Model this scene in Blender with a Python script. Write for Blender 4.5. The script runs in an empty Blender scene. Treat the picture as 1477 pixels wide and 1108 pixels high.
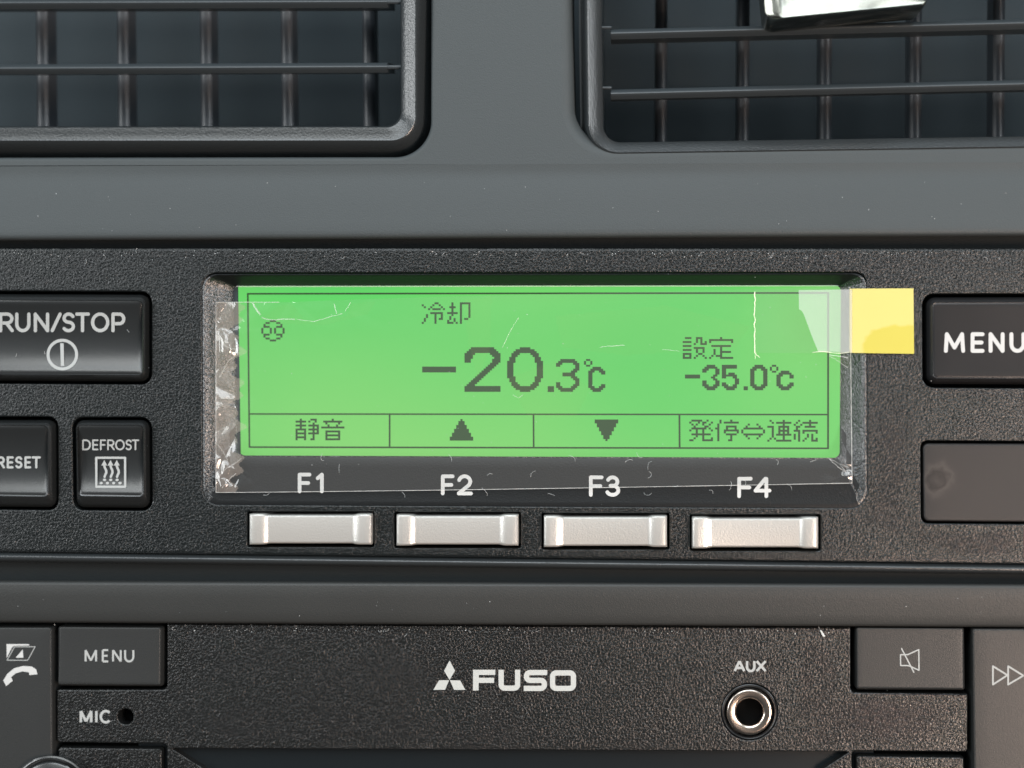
import bpy, bmesh, math, random
from mathutils import Vector, Matrix, noise
random.seed(7)
S = 0.0001                       # one photo pixel on the panel is a tenth of a millimetre
CX, CY, FPX = 738.5, 554.0, 2000.0
DIST = 0.2
PSI, ROLL = math.radians(4.24), 0.0039
sc = bpy.context.scene

# ------------------------------------------------------------ camera
zc = Vector((math.sin(PSI), -math.cos(PSI), 0)); xc = Vector((math.cos(PSI), math.sin(PSI), 0)); yc = Vector((0, 0, 1))
xr = xc*math.cos(ROLL) + yc*math.sin(ROLL); yr = yc*math.cos(ROLL) - xc*math.sin(ROLL)
CAM = zc*DIST
cd = bpy.data.cameras.new('camera'); cam = bpy.data.objects.new('camera', cd); sc.collection.objects.link(cam)
M = Matrix((xr, yr, zc)).transposed().to_4x4(); M.translation = CAM
cam.matrix_world = M
cd.sensor_width = 36.0; cd.lens = 36.0*FPX/1477.0
cd.clip_start = 0.01; cd.clip_end = 20
cd.dof.use_dof = True; cd.dof.focus_distance = DIST*1.0; cd.dof.aperture_fstop = 9.5
sc.camera = cam

# ------------------------------------------------------------ world
w = bpy.data.worlds.new('World'); sc.world = w; w.use_nodes = True
nt = w.node_tree; nt.nodes.clear()
out = nt.nodes.new('ShaderNodeOutputWorld'); bg = nt.nodes.new('ShaderNodeBackground')
tc = nt.nodes.new('ShaderNodeTexCoord'); sx = nt.nodes.new('ShaderNodeSeparateXYZ')
rp = nt.nodes.new('ShaderNodeValToRGB'); mr = nt.nodes.new('ShaderNodeMapRange')
nt.links.new(tc.outputs['Generated'], sx.inputs[0]); nt.links.new(sx.outputs['Z'], mr.inputs['Value'])
mr.inputs['From Min'].default_value = -1; mr.inputs['From Max'].default_value = 1
e = rp.color_ramp.elements
e[0].position = 0.0; e[0].color = (0.035, 0.036, 0.036, 1)
e[1].position = 1.0; e[1].color = (0.45, 0.52, 0.56, 1)
m_ = rp.color_ramp.elements.new(0.5); m_.color = (0.07, 0.076, 0.078, 1)
m_ = rp.color_ramp.elements.new(0.62); m_.color = (0.18, 0.20, 0.21, 1)
nt.links.new(mr.outputs[0], rp.inputs[0]); nt.links.new(rp.outputs[0], bg.inputs[0]); nt.links.new(bg.outputs[0], out.inputs[0])
bg.inputs[1].default_value = 1.0

# ------------------------------------------------------------ lamps (cab windows, what they light, and one added strip)
def lamp(name, az, el, dist, size, power, col, sy=None):
    a, b = math.radians(az), math.radians(el)
    d = Vector((math.sin(a)*math.cos(b), -math.cos(a)*math.cos(b), math.sin(b)))
    l = bpy.data.lights.new(name, 'AREA'); l.shape = 'RECTANGLE'; l.size = size; l.size_y = sy or size
    l.energy = power; l.color = col
    o = bpy.data.objects.new(name, l); sc.collection.objects.link(o)
    o.location = d*dist; o.rotation_euler = (-d).to_track_quat('-Z', 'Y').to_euler()
    return o
lamp('windscreen_light', -4, 48, 0.9, 0.8, 6.0, (0.88, 0.95, 1.0), 0.45)
lamp('key_gradient_strip', -8, 27, 0.9, 0.8, 1.5, (0.95, 0.98, 0.96), 0.12)  # added strip lamp that grades the dished key faces
lamp('left_door_window', -57, 8, 0.9, 0.34, 4.6, (0.96, 0.99, 1.0), 0.5)
lamp('right_door_window', 46, 10, 0.9, 0.22, 3.2, (0.92, 0.97, 1.0), 0.4)
lamp('warm_side_light', 39, -18, 0.4, 0.12, 1.25, (1.0, 0.76, 0.62), 0.12)

sc.view_settings.view_transform = 'Standard'; sc.view_settings.look = 'None'
sc.view_settings.exposure = 0; sc.view_settings.gamma = 1; sc.view_settings.use_curve_mapping = False

# ------------------------------------------------------------ coordinates
ZO = 0.0
def W(px, py, h=0.0, href=None):
    """panel point seen at (px,py) when lying at height href above the panel plane, then moved square to the panel to height h (pixels)"""
    if href is None: href = h
    h += ZO; href += ZO
    d = xr*((px-CX)/FPX) + yr*(-(py-CY)/FPX) - zc
    t = (-href*S - CAM.y)/d.y
    p = CAM + d*t
    p.y = -h*S
    return p

# ------------------------------------------------------------ materials
MATS = {}
def mat(name, col, rough=0.5, metal=0.0, grain=None, spec=0.5, coat=0.0, mottling=0.0, rvar=0.0, emit=None):
    m = bpy.data.materials.new(name); m.use_nodes = True; t = m.node_tree; b = t.nodes['Principled BSDF']
    b.inputs['Base Color'].default_value = (*col, 1); b.inputs['Roughness'].default_value = rough
    b.inputs['Metallic'].default_value = metal; b.inputs['Specular IOR Level'].default_value = spec
    b.inputs['Coat Weight'].default_value = coat; b.inputs['Coat Roughness'].default_value = 0.06
    if emit: b.inputs['Emission Color'].default_value = (*emit[:3], 1); b.inputs['Emission Strength'].default_value = emit[3]
    co = t.nodes.new('ShaderNodeTexCoord')
    last = None
    for (scale, dist, det, kind) in (grain or []):
        if kind == 'n':
            n = t.nodes.new('ShaderNodeTexNoise'); n.inputs['Scale'].default_value = scale; n.inputs['Detail'].default_value = det
            n.inputs['Distortion'].default_value = 0.6; outp = n.outputs['Fac']
        else:
            n = t.nodes.new('ShaderNodeTexVoronoi'); n.feature = 'SMOOTH_F1'; n.inputs['Scale'].default_value = scale
            n.inputs['Smoothness'].default_value = 0.6; outp = n.outputs['Distance']
        t.links.new(co.outputs['Object'], n.inputs['Vector'])
        bp = t.nodes.new('ShaderNodeBump'); bp.inputs['Distance'].default_value = dist; bp.inputs['Strength'].default_value = 1.0
        t.links.new(outp, bp.inputs['Height'])
        if last: t.links.new(last.outputs[0], bp.inputs['Normal'])
        last = bp
    if last: t.links.new(last.outputs[0], b.inputs['Normal'])
    if mottling or rvar:
        n = t.nodes.new('ShaderNodeTexNoise'); n.inputs['Scale'].default_value = 60; n.inputs['Detail'].default_value = 5
        t.links.new(co.outputs['Object'], n.inputs['Vector'])
        if mottling:
            r = t.nodes.new('ShaderNodeMapRange'); r.inputs['To Min'].default_value = 1-mottling; r.inputs['To Max'].default_value = 1+mottling
            t.links.new(n.outputs['Fac'], r.inputs['Value'])
            mx = t.nodes.new('ShaderNodeVectorMath'); mx.operation = 'SCALE'; mx.inputs[0].default_value = col
            t.links.new(r.outputs[0], mx.inputs['Scale']); t.links.new(mx.outputs[0], b.inputs['Base Color'])
        if rvar:
            r = t.nodes.new('ShaderNodeMapRange'); r.inputs['To Min'].default_value = rough-rvar; r.inputs['To Max'].default_value = rough+rvar
            t.links.new(n.outputs['Fac'], r.inputs['Value']); t.links.new(r.outputs[0], b.inputs['Roughness'])
    MATS[name] = m
    return m
G = [(3000, 0.00013, 2, 'n'), (6500, 0.000025, 1, 'n')]
mat('dash_grey', (0.045, 0.054, 0.057), 0.55, grain=[(5200, 0.000035, 2, 'n')], spec=0.4, mottling=0.06, rvar=0.05)
mat('strip_grey', (0.030, 0.032, 0.0315), 0.5, grain=[(5200, 0.000035, 2, 'n')], spec=0.45, mottling=0.06, rvar=0.05)
mat('panel_grain', (0.0075, 0.0095, 0.010), 0.24, grain=G, spec=0.48, mottling=0.1)
mat('bezel_grain', (0.016, 0.018, 0.019), 0.24, grain=G, spec=1.0)
mat('bezel_smooth_shade', (0.008, 0.0095, 0.0105), 0.42, grain=[(4200, 0.00003, 1, 'n')], spec=0.28)  # smoother lower slope; the upper slope's shade is put into this darker colour
mat('radio_grain', (0.0085, 0.0092, 0.0092), 0.24, grain=[(3100, 0.00015, 2, 'n')], spec=0.55)
mat('black_gloss', (0.015, 0.0165, 0.017), 0.25, grain=[(900, 0.000004, 2, 'n')], spec=1.0, rvar=0.04)
mat('menu_gloss', (0.015, 0.015, 0.016), 0.30, spec=0.5, rvar=0.05)
mat('cover_smoke', (0.022, 0.021, 0.021), 0.5, spec=0.4, rvar=0.12, mottling=0.2)
mat('rubber_grey', (0.023, 0.0245, 0.0245), 0.45, grain=[(5200, 0.00002, 1, 'n')], spec=0.45, rvar=0.05)
mat('vent_black', (0.038, 0.046, 0.051), 0.36, grain=[(4200, 0.00002, 1, 'n')], spec=0.4)
mat('vent_frame', (0.026, 0.030, 0.032), 0.27, grain=[(3400, 0.00004, 2, 'n')], spec=0.75)
mat('duct_dark', (0.045, 0.059, 0.067), 0.7, spec=0.2)  # vent colours lightened and cooled to stand in for lens haze
mat('fin_grey', (0.048, 0.055, 0.064), 0.36, spec=0.5)
mat('cavity_black', (0.004, 0.005, 0.006), 0.8, spec=0.1)
mat('gap_black', (0.012, 0.015, 0.016), 0.7, spec=0.2)
mat('display_black', (0.008, 0.011, 0.013), 0.35, spec=0.3)
mat('silver_paint', (0.58, 0.57, 0.54), 0.36, metal=0.55, grain=[(3800, 0.00003, 2, 'n')], spec=0.6, mottling=0.04)
mat('print_white', (0.36, 0.375, 0.37), 0.6, spec=0.3, mottling=0.06)
mat('print_bold', (0.50, 0.51, 0.505), 0.6, spec=0.3, mottling=0.05)
mat('logo_silver', (0.46, 0.48, 0.465), 0.5, metal=0.1, grain=[(2600, 0.00005, 2, 'n')])
mat('chrome', (0.33, 0.335, 0.30), 0.26, metal=1.0, grain=[(120, 0.0007, 1, 'n')], mottling=0.3)  # mottling paints the reflected streaks into the metal's colour
mat('nickel', (0.74, 0.64, 0.56), 0.22, metal=1.0)
mat('black_rubber', (0.006, 0.007, 0.008), 0.3)
mat('lint', (0.6, 0.62, 0.62), 0.9, spec=0.1)
mat('glue', (0.75, 0.78, 0.6), 0.4)

# lit green screen
def screen_mat():
    m = mat('screen_green', (0.02, 0.10, 0.03), 0.35, spec=0.2)
    t = m.node_tree; b = t.nodes['Principled BSDF']; co = t.nodes.new('ShaderNodeTexCoord')
    n = t.nodes.new('ShaderNodeTexNoise'); n.inputs['Scale'].default_value = 20; n.inputs['Detail'].default_value = 1
    t.links.new(co.outputs['Object'], n.inputs['Vector'])
    r = t.nodes.new('ShaderNodeValToRGB'); r.color_ramp.elements[0].position = 0.3; r.color_ramp.elements[1].position = 0.7
    r.color_ramp.elements[0].color = (0.08, 0.52, 0.095, 1); r.color_ramp.elements[1].color = (0.245, 0.585, 0.14, 1)
    t.links.new(n.outputs['Fac'], r.inputs[0]); t.links.new(r.outputs[0], b.inputs['Emission Color'])
    b.inputs['Emission Strength'].default_value = 1.0
screen_mat()
mat('screen_dots', (0.01, 0.02, 0.01), 0.5, spec=0.1, emit=(0.030, 0.068, 0.026, 1.0))

def film_mat(name, gloss, rough, milk, milkcol=(0.8, 0.8, 0.78), bump=0.0, trans=0.0):
    m = bpy.data.materials.new(name); m.use_nodes = True; t = m.node_tree; t.nodes.clear()
    o = t.nodes.new('ShaderNodeOutputMaterial'); tr = t.nodes.new('ShaderNodeBsdfTransparent'); gl = t.nodes.new('ShaderNodeBsdfGlossy')
    df = t.nodes.new('ShaderNodeBsdfDiffuse'); lwt = t.nodes.new('ShaderNodeLayerWeight'); lwt.inputs['Blend'].default_value = 0.5; pw = t.nodes.new('ShaderNodeMath'); pw.operation = 'POWER'; pw.inputs[1].default_value = 4.0; fr = t.nodes.new('ShaderNodeMath'); fr.operation = 'MULTIPLY_ADD'; fr.inputs[1].default_value = 0.45; fr.inputs[2].default_value = 0.04; t.links.new(lwt.outputs['Facing'], pw.inputs[0]); t.links.new(pw.outputs[0], fr.inputs[0])
    gl.inputs['Roughness'].default_value = rough; df.inputs['Color'].default_value = (*milkcol, 1)
    mu = t.nodes.new('ShaderNodeMath'); mu.operation = 'MULTIPLY'; mu.inputs[1].default_value = gloss; mu.use_clamp = True
    t.links.new(fr.outputs[0], mu.inputs[0])
    m1 = t.nodes.new('ShaderNodeMixShader'); m1.inputs[0].default_value = milk
    tl = t.nodes.new('ShaderNodeBsdfTranslucent'); tl.inputs['Color'].default_value = (*milkcol, 1)
    m0 = t.nodes.new('ShaderNodeMixShader'); m0.inputs[0].default_value = trans
    t.links.new(df.outputs[0], m0.inputs[1]); t.links.new(tl.outputs[0], m0.inputs[2])
    t.links.new(tr.outputs[0], m1.inputs[1]); t.links.new(m0.outputs[0], m1.inputs[2])
    m2 = t.nodes.new('ShaderNodeMixShader'); t.links.new(mu.outputs[0], m2.inputs[0])
    t.links.new(m1.outputs[0], m2.inputs[1]); t.links.new(gl.outputs[0], m2.inputs[2]); t.links.new(m2.outputs[0], o.inputs[0])
    if bump:
        co = t.nodes.new('ShaderNodeTexCoord'); n = t.nodes.new('ShaderNodeTexNoise'); n.inputs['Scale'].default_value = 90
        n.inputs['Detail'].default_value = 2; bp = t.nodes.new('ShaderNodeBump'); bp.inputs['Distance'].default_value = bump
        t.links.new(co.outputs['Object'], n.inputs['Vector']); t.links.new(n.outputs['Fac'], bp.inputs['Height'])
        t.links.new(bp.outputs[0], gl.inputs['Normal'])
    MATS[name] = m
film_mat('film', 2.0, 0.05, 0.035, bump=0.0006)
film_mat('film_edge', 1.5, 0.2, 0.45)
film_mat('film_glare', 2.4, 0.12, 0.06, (0.78, 0.80, 0.62), trans=0.2)  # milky tint paints broad reflections and glare into the film's colour
film_mat('clear_tape', 1.6, 0.1, 0.03)
film_mat('film_crease_glint', 1.5, 0.2, 0.26)  # pale creases and scratches, their glare lines put into the milky colour
film_mat('loose_tape_sheen', 2.0, 0.3, 0.42, (0.92, 0.94, 0.96), trans=0.45)  # lifted strip's milkiness, whitened further to paint a window reflection
film_mat('loose_film_sheen', 2.2, 0.12, 0.30, (0.62, 0.55, 0.49), bump=0.0005, trans=0.3)  # milky loosened film, with a brownish reflection painted into its tint
def yellow_mat():
    m = mat('yellow_tape', (0.86, 0.74, 0.16), 0.45, spec=0.35)
    t = m.node_tree; b = t.nodes['Principled BSDF']; co = t.nodes.new('ShaderNodeTexCoord')
    p = W(1300, 508, 3); mp = t.nodes.new('ShaderNodeVectorMath'); mp.operation = 'SUBTRACT'; mp.inputs[1].default_value = p
    n = t.nodes.new('ShaderNodeTexNoise'); n.inputs['Scale'].default_value = 500; n.inputs['Detail'].default_value = 2
    sc2 = t.nodes.new('ShaderNodeVectorMath'); sc2.operation = 'MULTIPLY'; sc2.inputs[1].default_value = (1/0.0060, 0, 1/0.0042)
    ln = t.nodes.new('ShaderNodeVectorMath'); ln.operation = 'LENGTH'
    ad = t.nodes.new('ShaderNodeMath'); ad.operation = 'MULTIPLY_ADD'; ad.inputs[1].default_value = 0.35
    rp = t.nodes.new('ShaderNodeValToRGB'); rp.color_ramp.elements[0].position = 1.02; rp.color_ramp.elements[1].position = 1.0
    rp.color_ramp.elements[0].position = 0.90; rp.color_ramp.elements[1].position = 1.0
    rp.color_ramp.elements[0].color = (0.50, 0.445, 0.075, 1); rp.color_ramp.elements[1].color = (0.57, 0.51, 0.16, 1)
    sb = t.nodes.new('ShaderNodeMath'); sb.operation = 'SUBTRACT'; sb.inputs[1].default_value = 0.17
    t.links.new(co.outputs['Object'], mp.inputs[0]); t.links.new(mp.outputs[0], sc2.inputs[0]); t.links.new(sc2.outputs[0], ln.inputs[0])
    t.links.new(co.outputs['Object'], n.inputs['Vector']); t.links.new(n.outputs['Fac'], ad.inputs[0]); t.links.new(ln.outputs['Value'], ad.inputs[2])
    t.links.new(ad.outputs[0], sb.inputs[0]); t.links.new(sb.outputs[0], rp.inputs[0]); t.links.new(rp.outputs[0], b.inputs['Base Color'])
yellow_mat()

# ------------------------------------------------------------ object helpers
def obj(name, bm, m, parent=None, smooth=35, label=None):
    bmesh.ops.recalc_face_normals(bm, faces=bm.faces)
    me = bpy.data.meshes.new(name); bm.to_mesh(me); bm.free()
    o = bpy.data.objects.new(name, me); sc.collection.objects.link(o)
    for mm in (m if isinstance(m, (list, tuple)) else [m]): me.materials.append(MATS[mm])
    if smooth:
        me.polygons.foreach_set('use_smooth', [True]*len(me.polygons)); me.set_sharp_from_angle(angle=math.radians(smooth))
    if parent:
        o.parent = parent; o.matrix_parent_inverse = parent_inv(parent)
    if label: o['label'] = label
    return o
def parent_inv(p):
    mw = Matrix.Identity(4); q = p; chain = []
    while q: chain.append(q); q = q.parent
    for q in reversed(chain): mw = mw @ q.matrix_parent_inverse @ Matrix.Translation(q.location)
    return mw.inverted()
def thing(name, label, cat, at, group=None):
    o = bpy.data.objects.new(name, None); sc.collection.objects.link(o); o.location = at; o.empty_display_size = 0.005
    o['label'] = label; o['category'] = cat
    if group: o['group'] = group
    return o
def tag(o, label, cat, group=None):
    o['label'] = label; o['category'] = cat
    if group: o['group'] = group
    return o

def rpoly(pts, r, n=6):
    """closed polygon with rounded corners; r a number or one per corner"""
    res = []; N = len(pts)
    for i in range(N):
        p0, p1, p2 = (Vector(pts[i-1]), Vector(pts[i]), Vector(pts[(i+1) % N]))
        rr = r[i] if isinstance(r, (list, tuple)) else r
        a = (p0-p1).normalized(); b = (p2-p1).normalized()
        ang = a.angle(b)
        if rr <= 0.01 or ang > 3.1:
            res += [tuple(p1)]*1; continue
        t = rr/math.tan(ang/2); c = p1 + (a+b).normalized()*(rr/math.sin(ang/2))
        s = p1 + a*t; e_ = p1 + b*t
        a0 = math.atan2(s.y-c.y, s.x-c.x); a1 = math.atan2(e_.y-c.y, e_.x-c.x); d = a1-a0
        while d > math.pi: d -= 2*math.pi
        while d < -math.pi: d += 2*math.pi
        for k in range(n+1):
            q = a0 + d*k/n; res.append((c.x+rr*math.cos(q), c.y+rr*math.sin(q)))
    return res
def dense(lp, step=9):
    """the long straight runs of a loop get extra points; the count depends on the corner layout only"""
    res = []; N = len(lp)
    for i in range(N):
        res.append(lp[i]); a, b = Vector(lp[i]), Vector(lp[(i+1) % N])
        if i in LONG: 
            for k in range(1, step): res.append(tuple(a.lerp(b, k/step)))
    return res
LONG = {6, 13, 20, 27}
def quad(c, l=0, t=0, r=0, b=0):
    (x0, y0), (x1, y1), (x2, y2), (x3, y3) = c
    return [(x0+l, y0+t), (x1-r, y1+t), (x2-r, y2-b), (x3+l, y3-b)]
def box4(x0, y0, x1, y1): return [(x0, y0), (x1, y0), (x1, y1), (x0, y1)]
def offset(loop, d):
    N = len(loop); A = sum(loop[i][0]*loop[(i+1) % N][1]-loop[(i+1) % N][0]*loop[i][1] for i in range(N))
    sg = 1 if A > 0 else -1; res = []
    for i in range(N):
        p0, p1, p2 = Vector(loop[i-1]), Vector(loop[i]), Vector(loop[(i+1) % N])
        e1 = (p1-p0); e2 = (p2-p1)
        if e1.length < 1e-6: e1 = e2
        if e2.length < 1e-6: e2 = e1
        n1 = Vector((e1.y, -e1.x)).normalized(); n2 = Vector((e2.y, -e2.x)).normalized()
        n = n1+n2
        n = n/max(0.4, n.length_squared/2) if n.length > 1e-6 else n1
        res.append((p1.x+n.x*d*sg, p1.y+n.y*d*sg))
    return res
def circle(cx, cy, r, n=40, ry=None): return [(cx+r*math.cos(2*math.pi*k/n), cy+(ry or r)*math.sin(2*math.pi*k/n)) for k in range(n)]
def loft(bm, rings, closed=True, cap=False, mi=0):
    vs = [[bm.verts.new(p) for p in ring] for ring in rings]
    n = len(vs[0])
    for a, b in zip(vs, vs[1:]):
        for i in range(n if closed else n-1):
            j = (i+1) % n
            f = bm.faces.new((a[i], a[j], b[j], b[i])); f.material_index = mi
    if cap: f = bm.faces.new(vs[-1]); f.material_index = mi
    return vs
def lip_rings(loop, h, r, depth, sign, n=4):
    """rounded edge falling from height h: sign -1 turns into a hole, +1 turns outward"""
    rings = []
    for k in range(n+1):
        a = math.pi/2*k/n
        lp = offset(loop, -r*(1-math.sin(a))*sign)     # starts away from the edge and ends on it
        rings.append([W(x, y, h-r*(1-math.cos(a)), h) for x, y in lp])
    rings.append([W(x, y, h-depth, h) for x, y in loop])
    return rings
def plate_bm(outer, holes, h, r=2.0, depth=40, ro=None):
    bm = bmesh.new(); edges = []
    ro = r if ro is None else ro
    fill = [offset(outer, -ro)] + [offset(hl, r) for hl in holes]
    for lp in fill:
        vs = [bm.verts.new(W(x, y, h)) for x, y in lp]
        edges += [bm.edges.new((vs[i], vs[(i+1) % len(vs)])) for i in range(len(vs))]
    bmesh.ops.triangle_fill(bm, use_beauty=True, use_dissolve=False, edges=edges)
    loft(bm, lip_rings(outer, h, ro, depth, 1))
    for hl in holes: loft(bm, lip_rings(hl, h, r, depth, -1))
    return bm
def poly_bm(loops, hf, off=0.0, bm=None):
    """flat printed shapes (one ngon each) a hair above a surface"""
    bm = bm or bmesh.new()
    for k, lp in enumerate(loops):
        vs = [bm.verts.new(W(x, y, hf(x, y)+0.35+0.02*k+off)) for x, y in lp]
        bm.faces.new(vs)
    return bm

# ------------------------------------------------------------ stroke lettering
def arc(cx, cy, rx, ry, a0, a1, n=14): return [(cx+rx*math.cos(math.radians(a0+(a1-a0)*k/n)), cy+ry*math.sin(math.radians(a0+(a1-a0)*k/n))) for k in range(n+1)]
GL = {  # unit box, y down, centre lines
 'R': [[(0, 1), (0, 0)], [(0, 0), (.5, 0)]+arc(.55, .27, .42, .27, -90, 90)+[(0, .54)], [(.5, .54), (1, 1)]],
 'U': [[(0, 0), (0, .6)]+arc(.5, .6, .5, .4, 180, 0)+[(1, 0)]],
 'N': [[(0, 1), (0, 0)], [(0, 0), (1, 1)], [(1, 1), (1, 0)]],
 '/': [[(0, 1), (1, 0)]],
 'S': [arc(.52, .25, .46, .25, -25, -180)[:]+arc(.50, .25, .44, .24, -180, -270, 6)[1:]+arc(.50, .745, .48, .255, -90, 90)+arc(.5, .75, .5, .25, 90, 150, 6)[1:]],
 'T': [[(0, 0), (1, 0)], [(.5, 0), (.5, 1)]],
 'O': [arc(.5, .5, .5, .5, 0, 360, 32)],
 'P': [[(0, 1), (0, 0)], [(0, 0), (.5, 0)]+arc(.6, .29, .4, .29, -90, 90)+[(0, .58)]],
 'M': [[(0, 1), (0.06, 0)], [(0.06, 0), (.5, .8)], [(.5, .8), (.94, 0)], [(.94, 0), (1, 1)]],
 'm': [[(0, 1), (0, 0)], [(0, 0), (.5, .92)], [(.5, .92), (1, 0)], [(1, 0), (1, 1)]],
 'E': [[(1, 0), (0, 0)], [(0, 0), (0, 1)], [(0, 1), (1, 1)], [(0, .5), (.9, .5)]],
 'D': [[(0, 0), (0, 1)], [(0, 0), (.4, 0)]+arc(.45, .5, .55, .5, -90, 90)+[(0, 1)]],
 'F': [[(1, 0), (0, 0)], [(0, 0), (0, 1)], [(0, .5), (.88, .5)]],
 'I': [[(.5, 0), (.5, 1)]],
 'C': [arc(.52, .5, .52, .5, -42, -318, 24)],
 'A': [[(0, 1), (.5, 0)], [(.5, 0), (1, 1)], [(.18, .68), (.82, .68)]],
 'X': [[(0, 0), (1, 1)], [(1, 0), (0, 1)]],
 '1': [[(0, .22), (.85, 0)], [(.85, 0), (.85, 1)]],
 '2': [arc(.48, .3, .46, .3, 195, 372, 12)+[(.85, .5), (0, 1)], [(0, 1), (1, 1)]],
 '3': [arc(.47, .25, .42, .25, 205, 450, 16), [(.3, .48), (.5, .48)], arc(.47, .74, .5, .26, 280, 515, 16)],
 '4': [[(.78, 1), (.78, 0)], [(.7, 0), (0, .68)], [(0, .68), (1, .68)]],
}
def stroke_loops(pts, w, cap='round'):
    r = w/2; L = []; Rr = []; N = len(pts); P = [Vector(p) for p in pts]
    Q = [P[0]]
    for p in P[1:]:
        if (p-Q[-1]).length > 1e-3: Q.append(p)
    P = Q; N = len(P)
    if N < 2: return []
    closed = (P[0]-P[-1]).length < 0.2 and N > 8
    for i in range(N):
        if closed: a = P[i]-P[i-1] if i > 0 else P[-1]-P[-2]; b = P[i+1]-P[i] if i < N-1 else P[1]-P[0]
        else: a = P[i]-P[i-1] if i > 0 else P[1]-P[0]; b = P[i+1]-P[i] if i < N-1 else P[-1]-P[-2]
        t = (a.normalized()+b.normalized())
        t = t.normalized() if t.length > 1e-4 else b.normalized()
        n = Vector((t.y, -t.x)); c = max(0.5, n.dot(Vector((b.y, -b.x)).normalized()))
        L.append(P[i]+n*r/c); Rr.append(P[i]-n*r/c)
    quads = [[tuple(L[i]), tuple(L[i+1]), tuple(Rr[i+1]), tuple(Rr[i])] for i in range(N-1)]
    caps = []
    if not closed and cap == 'round':
        for p, q in ((P[0], P[1]), (P[-1], P[-2])):
            d = (p-q).normalized(); a0 = math.atan2(d.y, d.x)
            caps.append([(p.x+r*math.cos(a0+math.pi*(k/8-.5)), p.y+r*math.sin(a0+math.pi*(k/8-.5))) for k in range(9)])
    return [quads, caps]
def stroke_bm(strokes, w, hf, cap='round', bm=None):
    bm = bm or bmesh.new(); k = 0
    for s in strokes:
        res = stroke_loops(s, w, cap)
        if not res: continue
        k += 1
        for q in res[0]+res[1]:
            try: bm.faces.new([bm.verts.new(W(x, y, hf(x, y)+0.35+0.03*k)) for x, y in q])
            except ValueError: pass
    return bm
def letters(chars, y0, y1, w, hf, cap='round', slant=0.0):
    """chars: [(glyph, x0, x1)] outer edges in photo pixels"""
    st = []
    for c, x0, x1 in chars:
        a, b = x0+w/2, x1-w/2
        for s in GL[c]:
            st.append([(a+(b-a)*u, y0+w/2+(y1-y0-w)*v+(a+(b-a)*u-x0)*slant) for u, v in s])
    return stroke_bm(st, w, hf, cap)
flat = lambda h: (lambda x, y: h)

# ------------------------------------------------------------ key with bevels and a dished face
def key_bm(body, face, rb, rf, h0, h1, dish, round_=1.5, base=-40, bow=0.0):
    """body: corners at the foot (h0); face: corners of the face (h1). dish sinks the face between top and bottom"""
    ft = (face[0][1]+face[1][1])/2; fb = (face[2][1]+face[3][1])/2
    fl = face[0][0]; fr_ = face[1][0]
    def hf(x, y):
        v = min(1, max(0, (y-ft)/(fb-ft))); u = min(1, max(0, (x-fl)/(fr_-fl)))
        return h1 - dish*4*v*(1-v) - bow*4*(u-.5)**2
    RP = lambda c, r: dense(rpoly(c, max(.6, r)), 14)
    rings = []
    rings.append([W(x, y, base, h0) for x, y in RP(body, rb)])
    rings.append([W(x, y, h0-3, h0) for x, y in RP(body, rb)])
    rings.append([W(x, y, h0, h0) for x, y in RP(quad(body, .8, .8, .8, .8), rb-.5)])
    def mixq(t): return [tuple(Vector(a).lerp(Vector(b), t)) for a, b in zip(body, face)]
    for t, k in ((.35, .50), (.7, .86), (.9, .98)):
        rings.append([W(x, y, h0+(h1-h0)*k) for x, y in RP(mixq(t), rb+(rf-rb)*t)])
    for q in (0, round_*.2, round_*.45, round_*.7, round_):
        rings.append([W(x, y, hf(x, y)-0.27*round_*(1-q/round_)**2) for x, y in RP(quad(face, q, q, q, q), max(.6, rf))])
    c = sum((Vector(p) for p in face), Vector((0, 0)))/4
    fc = RP(quad(face, round_, round_, round_, round_), max(.6, rf))
    for t in (.1, .2, .3, .4, .5, .6, .7, .8, .9, .96):
        rr = [tuple(Vector(p).lerp(c, t)) for p in fc]
        rings.append([W(x, y, hf(x, y)) for x, y in rr])
    bm = bmesh.new(); loft(bm, rings, cap=True)
    return bm, hf

def lines_bm(rows, x0=-330, x1=1810, nseg=1, bm=None):
    """rows: (y at x=0, y at x=1477, h) -> moulding running across the panel"""
    bm = bm or bmesh.new(); rings = []
    for yl, yr_, h in rows:
        rings.append([W(x, yl+(yr_-yl)*x/1477, h) for x in [x0+(x1-x0)*k/nseg for k in range(nseg+1)]])
    loft(bm, rings, closed=False)
    return bm

# ============================================================ DASHBOARD TRIM
dash = thing('dashboard_trim', 'matte grey dashboard moulding around the two vents, the green screen unit and the radio', 'dashboard', W(738, 300, 0))
def hT(y): return -24*(1-(y+90)/330) if y < 240 else 0
bm = bmesh.new()
# upper face with the edges of the two vent openings
left_edge = [(-330, 233)] + arc(627-57, 232-57, 57, 57, 90, 0, 16) + [(627.5, -300)]
k_ = .015
def rpath(L, B, r, Lt=None, x1=1810):
    Lt = L if Lt is None else Lt
    pts = [(Lt, -300), ((L+Lt)/2, 40)]
    for x, y in arc(L+r, B-r, r, r, 180, 90, 16): pts.append((x, y))
    pts.append((x1, B-k_*(x1-(L+r))))
    return pts
right_edge = rpath(811, 227, 72, 806)
poly = [(-330, 240), (1810, 234)] + right_edge[::-1] + left_edge[::-1]
vs = [bm.verts.new(W(x, y, hT(y))) for x, y in poly]
ed = [bm.edges.new((vs[i], vs[(i+1) % len(vs)])) for i in range(len(vs))]
bmesh.ops.triangle_fill(bm, use_beauty=True, edges=ed)
obj('upper_face', bm, 'dash_grey', dash)
def pathoff(path, d):   # open path offset, +d to the right hand side of travel
    res = []
    for i, p in enumerate(path):
        a = Vector(path[max(0, i-1)]); b = Vector(path[min(len(path)-1, i+1)]); t = (b-a).normalized()
        res.append((p[0]-t.y*d, p[1]+t.x*d))
    return res
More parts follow.
